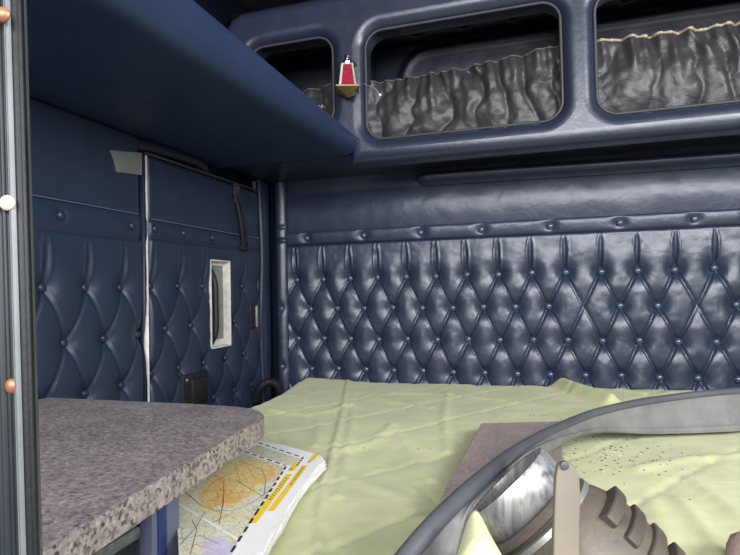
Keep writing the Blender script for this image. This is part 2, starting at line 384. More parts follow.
# corner post
cp = empty('corner_post', (-.90, D, 0), 'rounded shiny navy upholstered post where the side wall meets the back wall', 'trim')
def post(q, z):
    k = 1-.35*np.exp(-((z-.187)/.006)**2)-.2*np.exp(-((z-.235)/.006)**2)
    for bz in (-.06, -.27): k = k-.25*np.exp(-((z-bz)/.018)**2)*np.exp(-(q/.6)**2)
    k = k+.05*nz(q*0+3, z, 4, 12)
    return (-.902+.026*np.sin(q)-.006*(z-.2), D-.004-.030*k*np.cos(q), z)
fit(cp, grid('padding', post, np.linspace(-math.pi/2, math.pi/2, 21), np.arange(-.40, .402, .004), MAT['smooth']))
for bz in (-.06, -.27): button(BM_BACK, (-.902, D-.028, bz), cp, (0, -1, 0))

# ------------------------------------------------------------------ left wall: fixed tufted panel and access door
def side_grid(name, y0, y1, z0, z1, hf, m, hole=None, step=.004, back=.012):
    Y = np.concatenate([[y0], np.arange(y0+.0006, y1-.0006, step), [y1-.0006, y1]]); Z = np.concatenate([[z0], np.arange(z0+.0006, z1-.0006, step), [z1-.0006, z1]])
    def fn(y, z):
        ed = np.minimum(np.minimum(y-y0, y1-y), np.minimum(z-z0, z1-z)); k = np.sqrt(np.clip(1-(1-np.clip(ed/.014, 0, 1))**2, 0, 1))
        return (XL+hf(y, z)*k+.0005, y, z)
    return grid(name, fn, Y, Z, m, hole=hole, flip=True)
def seams(z, h, zs1, zs2):
    h = h-.006*np.exp(-((z-zs1)/.0025)**2)-.006*np.exp(-((z-zs2)/.003)**2)
    return h
def hsideA(y, z):
    s = (y-.85)/.108; t = (z-.018)/.116
    h = tuftfield(s+.03*nz(y, z, 21, 6), t, .98, .010, .008, .38, (), .108, .116)+.024
    h = np.where(z > .135, .027+.004*np.sin(np.clip((z-.14)/.055, 0, 1)*np.pi), h*(1-.0*z))
    h = np.where(z > .199, .025+0*z, h)+.0018*nz(y, z, 25, 10)
    for yb in (.89, 1.096): h = h-.007*np.exp(-((y-yb)**2+(z-.168)**2)/.011**2)
    return np.maximum(seams(z, h, .199, .135), .002)
sp = empty('side_tufted_panel', (XL, .7, 0), 'dark navy tufted side wall panel left of the white door edge', 'wall panel')
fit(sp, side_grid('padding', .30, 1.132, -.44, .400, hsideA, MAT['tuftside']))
for r_, z in enumerate((.018, -.098, -.214, -.330)):
    for i in range(-4, 3):
        y = .85+.108*(i+.5*(r_ % 2))
        if y > 1.12 or y < .45: continue
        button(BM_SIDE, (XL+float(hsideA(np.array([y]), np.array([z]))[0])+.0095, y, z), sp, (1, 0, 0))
for y in (.89-.206, .89, 1.096): button(BM_SIDE, (XL+float(hsideA(np.array([y]), np.array([.168]))[0])+.005, y, .168), sp, (1, 0, 0))
# door
DY0, DY1, DZ0, DZ1 = 1.146, 1.722, -.44, .358
def hdoor(y, z):
    s = (y-1.165)/.112; t = (z-.022)/.112
    h = tuftfield(s+.05*nz(y, z, 31, 5), t, 1.1, .009, .008, .42, (), .112, .112)+.028
    h = np.where(z > .143, .032+.004*np.sin(np.clip((z-.145)/.045, 0, 1)*np.pi), h)
    h = np.where(z > .190, .030+0*z, h)+.003*nz(y, z, 35, 9)
    for yb in (1.17, 1.29, 1.43, 1.60): h = h-.006*np.exp(-((y-yb)**2+(z-.168)**2)/.010**2)
    for yb in (1.18, 1.33, 1.50, 1.67): h = h-.003*np.exp(-((y-yb)**2+(z-.335)**2)/.008**2)
    lx = np.maximum(np.abs(y-1.470)-.052, np.abs(z+.032)-.132); h = h-.004*np.exp(-(np.clip(lx, 0, 1)/.008)**2)
    return np.maximum(seams(z, h, .190, .143), .004)
dr = empty('door_1', (XL, 1.43, 0), 'navy tufted access door in the side wall with white exposed edge and latch recess', None, kind='structure')
HY0, HY1, HZ0, HZ1 = 1.418, 1.522, -.164, .100
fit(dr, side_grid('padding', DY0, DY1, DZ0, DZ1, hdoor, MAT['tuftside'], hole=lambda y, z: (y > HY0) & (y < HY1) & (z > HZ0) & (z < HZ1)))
for r_, z in enumerate((.022, -.090, -.202, -.314)):
    for i in range(0, 6):
        y = 1.165+.112*(i+.5*(r_ % 2))
        if y > DY1-.02 or (HY0-.01 < y < HY1+.01 and HZ0-.01 < z < HZ1+.01) or (1.25 < y < 1.39 and z < -.215): continue
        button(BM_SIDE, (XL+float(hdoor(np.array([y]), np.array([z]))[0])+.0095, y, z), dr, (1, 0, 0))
for y in (1.17, 1.29, 1.43, 1.60): button(BM_SIDE, (XL+float(hdoor(np.array([y]), np.array([.168]))[0])+.005, y, .168), dr, (1, 0, 0))
st = tube('seam_piping', [(XL+.0335, y, .1925-.004*(y-1.15)) for y in np.linspace(DY0+.012, DY1-.012, 20)], .0011, MAT['stitch'], n=6); fit(dr, st)
st = tube('seam_piping', [(XL+.0275, y, .200) for y in np.linspace(.36, 1.122, 20)], .0011, MAT['stitch'], n=6); fit(sp, st)
# white raw edge of the door (wavy band)
def wedge(w, z):
    k = .0005+.004*np.exp(-((z+.12)/.05)**2)+.0016*nz(z, z*0, 41, 30)
    wd = (.006+.010*np.exp(-((z+.12)/.06)**2))*(1-.95*np.exp(-((z-.165)/.025)**4))+.001*nz(z, z*0, 43, 25)
    return (XL+.034-wd*(1-w), DY0-.002-k*(1-np.abs(2*w-1))**.5, z)
e1 = grid('edge_band', wedge, np.linspace(0, 1, 7), np.arange(-.44, .358, .006), MAT['white'], flip=True)
e1['label'] = 'chipped white edge band'
e2 = boxo('edge_core', (XL+.002, DY0-.004, -.44), (XL+.024, DY0+.004, .357), MAT['tuftside'])
topm = boxo('top_edge', (XL+.022, DY0+.0, .3555), (XL+.033, DY1-.01, .3605), MAT['pipe'], bev=.001)
fit(dr, e1, e2, topm)
# latch recess
bm = bmesh.new()
lo, hi = Vector((XL+.005, HY0-.002, HZ0-.002)), Vector((XL+.035, HY1+.002, HZ1+.002)); w = .009
box(bm, (lo.x+.002, lo.y, lo.z), (hi.x, lo.y+.003, hi.z), .001); box(bm, (lo.x+.002, hi.y-.004, lo.z), (hi.x, hi.y, hi.z), .001)
box(bm, (lo.x+.002, lo.y, lo.z), (hi.x, hi.y, lo.z+.004), .001); box(bm, (lo.x+.002, lo.y, hi.z-.004), (hi.x, hi.y, hi.z), .001)
box(bm, (lo.x, lo.y, lo.z), (lo.x+.006, hi.y, hi.z))
lr = frombm('latch_recess', bm, MAT['white']); fit(dr, lr)
plate = boxo('latch_plate', (XL+.007, HY0+.004, HZ0+.02), (XL+.011, HY1-.004, HZ1-.012), MAT['steel'], bev=.001)
hb = tube('latch_lever', spline([(XL+.016, HY0+.024, HZ1-.03), (XL+.032, HY0+.022, HZ1-.07), (XL+.034, HY0+.022, -.03), (XL+.032, HY0+.023, HZ0+.05), (XL+.014, HY0+.024, HZ0+.012)], 24), .009, MAT['dark'])
hb2 = tube('latch_rod', spline([(XL+.016, HY0+.040, HZ1-.03), (XL+.022, HY0+.041, -.03), (XL+.014, HY0+.041, HZ0+.02)], 16), .003, MAT['chrome'])
fit(dr, plate, hb, hb2); sub(lr, plate, hb, hb2)
# small latch strike
fit(dr, boxo('strike_recess', (XL+.026, 1.640, -.122), (XL+.040, 1.672, -.040), MAT['dark'], bev=.003), boxo('strike_plate', (XL+.028, 1.672, -.118), (XL+.043, 1.684, -.046), MAT['steel'], bev=.002))
# black switch box near the counter
sw = boxo('switch_plate', (XL+.028, 1.266, -.318), (XL+.044, 1.380, -.222), MAT['dark'], bev=.004); fit(dr, sw)
rk = boxo('rocker', (XL+.038, 1.30, -.305), (XL+.052, 1.365, -.236), MAT['dark'], bev=.004); fit(dr, rk); sub(sw, rk)
for z in (-.236, -.304):
    s_ = lathe('screw', [(.0045, 0), (.0045, .002), (.002, .003)], MAT['steel'], n=12, mat=frame((1, 0, 0), (XL+.044, 1.281, z))); fit(dr, s_); sub(sw, s_)
# grey duct tape patch beside the door top
TP = [(on_x(x, y, XL+.0285).y, on_x(x, y, XL+.0285).z) for x, y in ((110,150), (142,153), (142,175), (117,172), (114,160))]
tg = mesh('tape_patch', [(XL+.0285, y, z) for y, z in TP]+[(XL+.0265, y, z) for y, z in TP],
          [(0, 4, 3, 2, 1), (5, 6, 7, 8, 9)]+[(i, (i+1) % 5, 5+(i+1) % 5, 5+i) for i in range(5)], MAT['tape'], smooth=False)
tag(tg, 'short strip of grey duct tape stuck to the side wall at the door top corner', 'tape')
# trim ridge above the door
rg = tube('door_top_trim', spline([(XL+.016, 1.12, .376), (XL+.020, 1.20, .382), (XL+.020, 1.36, .386), (XL+.016, 1.415, .374)], 24), .016, MAT['inner'], n=14)
tag(rg, 'dark padded ridge above the top left of the tufted access door', 'trim')
# hanging black pull strap with bracket
ps = empty('pull_strap', (XL+.03, 1.58, .34), 'black rubber pull strap with metal bracket hanging near the top right of the access door', 'strap')
sp1 = on_x(235, 194, XL+.042); sp2 = on_x(244, 247, XL+.04)
def strap(u, w):
    y = sp1.y+(sp2.y-sp1.y)*u; z = sp1.z+(sp2.z-sp1.z)*u; wd = .011+.007*u; q = w*2*np.pi
    return (XL+.044+.006*np.sin(np.pi*u)+.005*np.cos(q), y+wd*np.sin(q), z)
fit(ps, grid('strap', strap, np.linspace(0, 1, 20), np.linspace(0, 1, 17), MAT['dark']))
br = on_x(234, 190, XL+.03)
fit(ps, boxo('bracket', (XL+.033, br.y-.011, br.z-.045), (XL+.044, br.y+.013, br.z+.022), MAT['pipe'], bev=.002), lathe('rivet', [(.004, 0), (.004, .003), (.001, .005)], MAT['chrome'], n=12, mat=frame((1, 0, 0), (XL+.044, br.y+.002, br.z+.008))),
    boxo('end_tip', (XL+.034, sp2.y-.017, sp2.z-.012), (XL+.046, sp2.y+.017, sp2.z+.004), MAT['dark'], bev=.003))
# welt in the corner between door and post
wl = tube('corner_welt', [(XL+.026+.003*math.sin(z*9), 1.736+.003*math.sin(z*14), z) for z in np.linspace(-.42, .40, 40)], .010, MAT['tuftside']); cpd = empty('corner_padding', (XL, 1.77, 0), 'narrow navy padded strip with a thin welt between the access door and the corner post', 'trim')
fit(cpd, wl, grid('padding', lambda q, z: (XL+.004+.030*np.cos(q)+.004*nz(z, q*.3, 47, 9), 1.772+.046*np.sin(q), z), np.linspace(-math.pi/2, math.pi/2, 17), np.arange(-.42, .402, .006), MAT['tuftside'], flip=True))

# ------------------------------------------------------------------ overhead shelf on the left
sh = empty('overhead_shelf', (-.75, .9, .40), 'blue vinyl overhead shelf with rounded lip along the left side, dark underside', 'shelf')
def shelfp(y, k):
    top = .500-.045*np.clip((y-.3)/1.2, 0, 1)
    prof = [(XL+.001, ZC), (-.60, ZC), (-.590, ZC)]
    pts = []
    # rounded lip profile
    P = [(XL+.001, 0, 0), (-.66, 0, 0), (-.60, 0, 0), (-.578, 0, .03), (-.560, 0, .12), (-.546, 0, .32), (-.538, 0, .55), (-.533, 0, .78), (-.536, 0, .92), (-.546, 0, 1.0), (-.565, 0, 1.0), (-.58, 0, .9), (-.60, 0, .5), (-.66, 0, .4), (XL+.001, 0, .4)]
    return P, top
V = []; F = []; Ys = np.linspace(.22, 1.515, 30); P, _ = shelfp(.5, 0)
dense = spline([(p[0], p[2], 0) for p in P[2:12]], 36)
prof = [(P[0][0], 0), (P[1][0], 0)]+[(q[0], q[1]) for q in dense]+[(P[12][0], P[12][2]), (P[14][0], P[14][2])]
for y in Ys:
    top = .500-.046*(y-.3)/1.2
    for (x, w_) in prof: V.append((x+(.033*(y-.3)/1.2 if x > -.7 else 0), y, ZC-.004+(top-ZC)*w_))
n = len(prof)
for i in range(len(Ys)-1):
    for j in range(n): F.append((i*n+j, i*n+(j+1) % n, (i+1)*n+(j+1) % n, (i+1)*n+j))
F += [tuple(range(n)), tuple(range((len(Ys)-1)*n, len(Ys)*n))[::-1]]
fit(sh, mesh('shelf_body', V, F, MAT['shelf'], auto=50))
V = []; F = []
for (x, y, a, l, wd) in ((172, 78, .5, 9, 1.0), (182, 80, -.3, 8, 1.4), (189, 75, -1.0, 7, 1.2), (197, 81, .1, 5, 1.6)):
    ca, sa = math.cos(a), math.sin(a); b0 = len(V); q = []
    for k in range(8):
        t = 2*math.pi*k/8; u_, v_ = l/2*math.cos(t)*(1+.3*math.sin(3*t)), wd/2*math.sin(t)*1.3
        q.append(on_z(x+u_*ca-v_*sa, y+u_*sa+v_*ca, ZC-.0005))
    V += q+[p+Vector((0, 0, .0008)) for p in q]; F += [tuple(range(b0, b0+8)), tuple(range(b0+8, b0+16))]+[(b0+i, b0+(i+1) % 8, b0+8+(i+1) % 8, b0+8+i) for i in range(8)]
fit(sh, mesh('scuff', V, F, MAT['chip'], smooth=False))
q = [at(217+3.2*math.cos(t), 76+1.3*math.sin(t), on_z(217, 76, ZC+.004).length/ray(217, 76).length*.992) for t in np.linspace(0, 2*math.pi, 9)[:-1]]
fit(sh, mesh('chip', list(q)+[p+Vector((-.004, 0, .004)) for p in q], [tuple(range(8)), tuple(range(8, 16))]+[(i, (i+1) % 8, 8+(i+1) % 8, 8+i) for i in range(8)], MAT['chip'], smooth=False))

# ------------------------------------------------------------------ overhead cabinet with three pockets
YF = 1.50; oc = empty('overhead_cabinet', (0, 1.65, .40), 'navy padded overhead cabinet on the back wall with three rounded openings', 'cabinet')
OP = [(-.862, -.578, .492, .768), (-.478, .066, .438, .760), (.148, .72, .438, .762)]
cu = bpy.data.curves.new('face', 'CURVE'); cu.dimensions = '2D'; cu.fill_mode = 'BOTH'
def addsp(poly):
    s_ = cu.splines.new('POLY'); s_.points.add(len(poly)-1)
    for p_, (x, z) in zip(s_.points, poly): p_.co = (x, z, 0, 1)
    s_.use_cyclic_u = True
addsp([(-.526, .372), (XR-.002, .372), (XR-.002, .885), (-.88, .885), (-.915, .872), (-.935, .85), (-.945, .82), (-.945, .412), (-.526, .412)])
for o_ in OP: addsp(rrect(*[o_[0]-.002, o_[1]+.002, o_[2]-.002, o_[3]+.002], .055, 10)[::-1])
cu.extrude = .022; cu.bevel_depth = .032; cu.bevel_resolution = 7; cu.offset = -.032
tmp = bpy.data.objects.new('tmp', cu); C.objects.link(tmp); bpy.context.view_layer.update()
me = bpy.data.meshes.new_from_object(tmp.evaluated_get(bpy.context.evaluated_depsgraph_get())); bpy.data.objects.remove(tmp)
me.transform(Matrix(((1, 0, 0, 0), (0, 0, 1, 0), (0, 1, 0, 0), (0, 0, 0, 1)))); me.materials.clear()
ff = link('face_frame', me, MAT['cab']); sharpen(me, 50)
ff.location = (0, YF+.054, 0); fit(oc, ff)
for i, o_ in enumerate(OP):
    pts = [(x, YF+.020, z) for x, z in rrect(o_[0]+.001, o_[1]-.001, o_[2]+.001, o_[3]-.001, .052, 8)]
    fit(oc, tube('piping', pts, .0042, MAT['pipe'], n=8, closed=True))
fit(oc, boxo('bottom_panel', (-.945, YF+.04, ZC), (XR-.002, D-.001, .425), MAT['cab'], bev=.004), boxo('top_panel', (-.945, YF+.06, .895), (XR-.002, D-.001, .91), MAT['inner']))
def hin(x, z):
    h = .004*nz(x, z, 51, 8)
    # raised loop: rounded rectangle ridge
    lx = float(on_y(403, 70, 1.78).x); cx, cz, hx, hz, r = lx+.86, .52, .86, .275, .09
    qx, qz = np.abs(x-cx)-hx+r, np.abs(z-cz)-hz+r
    d = np.hypot(np.maximum(qx, 0), np.maximum(qz, 0))+np.minimum(np.maximum(qx, qz), 0)-r
    return h+.020*np.exp(-(d/.016)**2)+.012*sm(-d/.03)
fit(oc, grid('lining', lambda x, z: (x, D-.02-hin(x, z), z), np.arange(-.944, XR-.002, .008), np.arange(.425, .87, .006), MAT['inner']))
fit(oc, grid('upper_pad', lambda x, q: (x, D-.02-.04*np.cos(q)+.008*np.exp(-((((x+.30) % .16)-.08)/.014)**2)*np.exp(-((q+.35)/.3)**2), .865+.038*np.sin(q)), np.arange(-.944, XR-.002, .006), np.linspace(-math.pi/2, math.pi/2, 25), MAT['inner']))
for k in range(9):
    c = -.62+.16*k+.0
    me_b = BM_SIDE; button(me_b, (-.30+.08-.48+.16*k, D-.02-.04*math.cos(.35)+.002, .865-.038*math.sin(.35)), oc, (0, -.9, -.4))
for k, x in enumerate((-.528, .107)): fit(oc, boxo('divider', (x-.008, YF+.06, .425), (x+.008, D-.05, .895), MAT['inner']))
fit(oc, boxo('end_panel', (-.947, YF+.06, .425), (-.935, D-.05, .895), MAT['inner']))
# nets
NT = [(-.870, -.572, (.630, .634)), (-.486, .074, (.622, .652)), (.140, .73, (.648, .662))]
for i, (xa, xb, (za, zb)) in enumerate(NT):
    z0 = .430
    def ztop(x, za=za, zb=zb, xa=xa, xb=xb): u = (x-xa)/(xb-xa); return za+(zb-za)*u-.012*np.sin(np.pi*np.clip(u, 0, 1))+.0025*nz(x, x*0, 60, 40)
    def netf(x, w, i=i):
        z = z0+(ztop(x)-z0)*w
        ph = x*75+5*nz(x, w*.2, 61+i, 7)+2.2*np.sin(w*2.4+x*11)
        fold = .014*(1-2*np.abs(np.sin(ph*.5))**.8)*(.45+.55*w)+.006*np.sin(x*190+4*w)*w**2+.012*nz(x, z, 71+i, 18, 3)+.006*np.sin(ph*1.9+1)*w**2
        return (x, YF+.062+fold*.75-.016*np.sin(np.pi*w), z)
    xs = np.arange(xa, xb, .004)
    nt_ = grid('mesh_pocket', netf, xs, np.linspace(0, 1, 34), MAT['net']); fit(oc, nt_)
    gx, gy, gz = netf(xs, np.ones(len(xs))); pts = [(a_, b_-.002, c_+.001) for a_, b_, c_ in zip(gx, gy, gz)]
    el = tube('elastic_edge', pts, .0038 if i == 2 else .0028, MAT['beige' if i == 2 else 'fray'], n=7, rf=lambda t: 1+.35*math.sin(t*230)*math.sin(t*91)); fit(oc, el); sub(nt_, el)
    if i == 2: el['label'] = 'frayed beige elastic edge'

# things on the cabinet
lp = on_y(348, 80, YF-.03)
ln = empty('lantern_lamp', (lp.x, YF, .60), 'small red and gold lantern shaped lamp hung on the cabinet post between two openings', 'lamp')
def frus(name, r0, z0, r1, z1, m, cx=lp.x, cy=YF-.034, rot=math.radians(-25.7), n=4):
    V = []; 
    for r, z in ((r0, z0), (r1, z1)): V += [(cx+r*math.cos(rot+2*math.pi*k/n), cy+r*math.sin(rot+2*math.pi*k/n), z) for k in range(n)]
    return mesh(name, V, [tuple(range(n))[::-1], tuple(range(n, 2*n))]+[(k, (k+1) % n, n+(k+1) % n, n+k) for k in range(n)], m, smooth=False)
zb = on_y(348, 90, YF-.034).z
fit(ln, frus('base_plate', .046, zb, .046, zb+.004, MAT['gold']), frus('base_point', .003, zb-.022, .044, zb, MAT['gold']), frus('red_glass', .029, zb+.004, .018, zb+.068, MAT['redglass']))
for k in range(4):
    a_ = math.radians(-25.7)+math.pi/2*k
    fit(ln, tube('frame_bar', [(lp.x+.031*math.cos(a_), YF-.034+.031*math.sin(a_), zb+.004), (lp.x+.020*math.cos(a_), YF-.034+.020*math.sin(a_), zb+.070)], .0035, MAT['palegold'], n=6))
fit(ln, frus('top_plate', .024, zb+.068, .020, zb+.073, MAT['palegold']))
fit(ln, lathe('cap', [(.014, 0), (.015, .006), (.012, .012), (.007, .016), (.007, .020), (.010, .024), (.003, .030)], MAT['chrome'], n=20, mat=Matrix.Translation((lp.x, YF-.034, zb+.073))),
    tube('bracket', [(lp.x+.012, YF-.030, zb+.080), (lp.x+.016, YF-.012, zb+.084), (lp.x+.014, YF+.004, zb+.082)], .004, MAT['chrome'], n=8))
p0, p1, p2 = on_y(364, 84, YF-.004), on_y(374, 88, YF-.02), on_y(380, 95, YF-.022)
pc = empty('pull_pin', p0, 'thin wire pin with pale round tip sticking out beside the lantern lamp', 'pin')
fit(pc, tube('wire', spline([p0, p1, p2], 10), .0016, MAT['steel'], n=6), lathe('tip', [(.001, -.004), (.004, -.002), (.004, .002), (.001, .004)], MAT['paper'], n=10, mat=Matrix.Translation(p2)))
w0 = [on_y(379, 22, 1.60), on_y(372, 32, 1.60), on_y(367, 46, 1.60), on_y(369, 60, 1.62)]
tag(tube('red_wire', spline(w0, 14), .0022, MAT['redwire'], n=6), 'thin red wire hanging inside the left end of the middle cabinet opening', 'wire')
pk0 = on_y(318, 113, 1.535)
pk = empty('clear_packet', pk0, 'small pale pink plastic box behind the shelf lip in the left cabinet pocket', 'box')
fit(pk, boxo('box_body', (pk0.x-.024, 1.525, pk0.z-.035), (pk0.x+.018, 1.548, pk0.z+.017), MAT['lilacdark'], bev=.003), boxo('box_rim', (pk0.x+.010, 1.523, pk0.z-.035), (pk0.x+.018, 1.530, pk0.z+.020), MAT['packet'], bev=.001), boxo('box_lid', (pk0.x-.026, 1.523, pk0.z+.014), (pk0.x+.020, 1.550, pk0.z+.020), MAT['packet'], bev=.001))

# ------------------------------------------------------------------ counter on the left
ct = empty('counter_unit', (-.66, .5, -H), 'speckled grey laminate counter top on a blue grey cabinet at the left', 'counter')
ZT = -.20
edge = [(-.384, .16), (-.386, .342), (-.398, .478), (-.412, .62), (-.422, .70), (-.427, .755)]
cor = [(-.432, .785), (-.442, .812), (-.458, .832), (-.482, .847), (-.515, .855)]
poly = [(XL+.002, .16)]+edge+cor+[(-.60, .856), (XL+.036, .852), (XL+.036, .845)]
poly = [(XL+.030, .16)]+edge+cor+[(-.60, .856), (XL+.030, .852)]
ctop = prism('counter_top', poly, ZT-.032, ZT, [MAT['counter'], MAT['edge']], bev=.004, mi_side=1, seg=3)
fit(ct, ctop)
bx0, by1 = -.420, .56
fit(ct, boxo('side_panel', (bx0-.018, .512, -H), (bx0, by1, ZT-.032), MAT['body'], bev=.002), boxo('edge_trim', (bx0-.004, .520, -H), (bx0+.003, .534, ZT-.032), MAT['bluetrim'], bev=.002),
    boxo('back_panel', (XL+.03, by1-.018, -H), (bx0-.018, by1, ZT-.032), MAT['body']), boxo('side_panel', (bx0-.018, .17, -H), (bx0, .26, ZT-.032), MAT['body'], bev=.002),
    boxo('lower_panel', (bx0-.018, .26, -H), (bx0, .512, -.62), MAT['body']), boxo('front_panel', (XL+.03, .17, -H), (bx0-.018, .188, ZT-.032), MAT['body']),
    boxo('shelf', (XL+.035, .19, -.64), (bx0-.02, .54, -.62), MAT['body']))
sb = empty('storage_bin', (-.56, .38, -.62), 'black textured plastic bin in the dark opening under the speckled counter', 'bin')
def binwall(name, lo, hi): return boxo(name, lo, hi, MAT['dark'], bev=.004)
fit(sb, binwall('bin_body', (-.70, .275, -.62), (-.432, .500, -.268)), boxo('bin_lid', (-.705, .270, -.268), (-.428, .504, -.254), plain('worn_bin_lid', srgb(88,96,92), .45, var=.4, vscale=70, bump=1, bscale=90), bev=.004))

# ------------------------------------------------------------------ bunk
tag(prism('bunk_base', [(-.368, .50), (XR-.002, .50), (XR-.002, D-.045), (XL+.045, D-.045), (XL+.045, .58), (-.368, .58)], -H, -.425, MAT['base']), 'dark boxed bunk base under the mattress', 'bunk base')
tag(prism('mattress', [(-.366, .515), (XR-.02, .515), (XR-.02, D-.05), (-.79, D-.05), (-.76, .61), (-.366, .61)], -.424, -.322, MAT['mattress'], bev=.015), 'thin mattress under the sage green blanket', 'mattress')
def segd(x, y, a, b):
    a = np.array(a[:2]); b = np.array(b[:2]); d = b-a; t = np.clip(((x-a[0])*d[0]+(y-a[1])*d[1])/(d@d), 0, 1)
    return np.hypot(x-a[0]-t*d[0], y-a[1]-t*d[1]), t
def pl(pts): return [tuple(on_z(x, y, -.303))[:2] for x, y in pts]
RIDGES = []   # (points, height, width)
def ridge(pts, h, w): RIDGES.append((pl(pts), h, w))
ridge([(348,381), (343,410), (336,440), (326,480), (320,520), (317,560)], .0065, .0065)
ridge([(352,382), (352,420), (346,455), (338,500)], .004, .010)
ridge([(542,381), (556,384), (580,393), (612,403)], .028, .022)
ridge([(300,395), (320,420), (316,445)], .004, .012)
ridge([(270,410), (310,414), (350,405)], .0045, .014)
ridge([(360,392), (395,402), (430,408)], .004, .012)
ridge([(448,390), (444,420), (448,450)], .004, .010)
ridge([(345,450), (375,440), (392,425)], .005, .014)
ridge([(392,425), (410,450), (430,480)], .004, .012)
ridge([(380,395), (440,393), (500,400)], .003, .010)
ridge([(640,470), (690,460), (745,455)], .005, .014)
ridge([(680,500), (700,520), (720,548)], .005, .012)
ridge([(690,480), (720,500), (745,520)], .004, .012)
ridge([(650,500), (665,530), (670,560)], .004, .014)
ridge([(690,392), (660,395), (620,390)], .006, .020)
ridge([(350,480), (400,500), (420,520)], .004, .016)
def hbl(x, y):
    z = -.304+.006*nz(x, y, 81, 4, 3)+.003*nz(x+y*.7, y*.4, 83, 11, 3)+.0014*nz(x, y, 85, 30, 3)
    for pts, h, w in RIDGES:
        m_ = np.zeros(z.shape)
        for i in range(len(pts)-1):
            d, t = segd(x, y, pts[i], pts[i+1]); m_ = np.maximum(m_, np.exp(-(d/w)**2))
        z = z+h*m_
    # quilting grooves, wide diamonds
    for sgn in (1, -1):
        c = (x*.83+sgn*y*.56)/.17+.2; d = np.abs(c-np.round(c)); z = z-.0022*np.exp(-(d/.045)**2)
    return z
def left(y): return -.75*np.minimum(y, .56)+.003-.335*sm((y-.575)/.03)-.055*sm((y-1.33)/.47)
US = np.arange(-.86, XR-.01, .0050); VS = np.arange(.495, 1.782, .0045)
def blf(x, y):
    xl = left(y); z = hbl(x, y); out = np.clip(xl-x, 0, 1)
    z = z-.012*np.clip(1-(x-xl)/.03, 0, 1)**2-np.minimum(out*9, .095); x = np.where(out > 0, xl-.03*(1-np.exp(-out/.03)), x)
    z = z-.012*np.clip(1-(y-.495)/.02, 0, 1)**2-.010*np.clip(1-(1.782-y)/.03, 0, 1)**2
    return (x, y, z)
bl = grid('blanket', blf, US, VS, MAT['blanket']); tag(bl, 'wrinkled sage green blanket spread over the bunk', 'blanket')
sd = bl.modifiers.new('thickness', 'SOLIDIFY'); sd.thickness = .006; sd.offset = -1
# raised fold of the blanket in front of the blower
ap = at(475, 510, .405)
def fold(u, v):
    # u across, v from the apex towards the viewer
    z0_ = -.300
    ctr = ap + RT*0
    base = Vector((ap.x, ap.y, 0))
    fwd = Vector((.05, -.13, 0)); rt = Vector((.15, .04, 0))
    sprd = .26+1.0*v
    x = ap.x+fwd.x*v-.018*v+rt.x*u*sprd; y = ap.y+fwd.y*v+rt.y*u*sprd
    hgt = (ap.z-z0_)*(1-.25*v)
    zz = z0_+hgt*(np.exp(-(u/.62)**2)*(1-.75*np.exp(-((u-.05)/.20)**2)*sm((v-.22)/.3)))
    return (x, y, zz)
fo = grid('raised_fold', fold, np.linspace(-1, 1, 60), np.linspace(0, 1, 40), MAT['blanket'], flip=True)
fo.parent = bl; sd2 = fo.modifiers.new('thickness', 'SOLIDIFY'); sd2.thickness = .003
# crumbs scattered on the blanket: uncountable
V = []; F = []
def crumb(cx, cy, s_):
    z = float(hbl(np.array([cx]), np.array([cy]))[0])+s_*.4; b0 = len(V)
    for q in ((1,0,0),(-1,0,0),(0,1,0),(0,-1,0),(0,0,1),(0,0,-1)): V.append((cx+q[0]*s_*random.uniform(.5,1.4), cy+q[1]*s_*random.uniform(.5,1.4), z+q[2]*s_*.6))
    for f_ in ((0,2,4),(2,1,4),(1,3,4),(3,0,4),(2,0,5),(1,2,5),(3,1,5),(0,3,5)): F.append(tuple(b0+i for i in f_))
for k in range(190):
    x = random.gauss(605, 42); y = random.gauss(452, 12)+ (x-600)*.12
    if x < 560 or y < 436 or x > 735: continue
    p = on_z(x, y, -.303); crumb(p.x, p.y, random.uniform(.0009, .0026))
for k in range(22):
    p = on_z(random.uniform(500, 560), random.uniform(397, 420), -.303); crumb(p.x, p.y, random.uniform(.001, .0022))
for x, y in ((360,447), (364,447), (418,447), (430,447), (700,420), (690,500)): p = on_z(x, y, -.303); crumb(p.x, p.y, .0022)
cr = mesh('crumbs', V, F, [MAT['crumb'], MAT['chip']], smooth=False, mi=[(1 if (i//8) % 4 == 0 else 0) for i in range(len(F))]); tag(cr, 'scattered crumbs and grit on the green blanket beside the rubber strip', 'crumbs', kind='stuff')
# corrugated hose in the far left corner
hs = []
pt = [(-.885+.045*math.cos(t), 1.655+.035*math.sin(t*1.0)*.4, -.352+.048*math.sin(t)) for t in np.linspace(-.5, math.pi+.5, 90)]
tag(tube('corrugated_hose', pt, .013, MAT['dark'], n=12, rf=lambda t: 1+.22*math.sin(t*2*math.pi*22)), 'black corrugated hose coiled in the far left corner behind the blanket', 'hose')

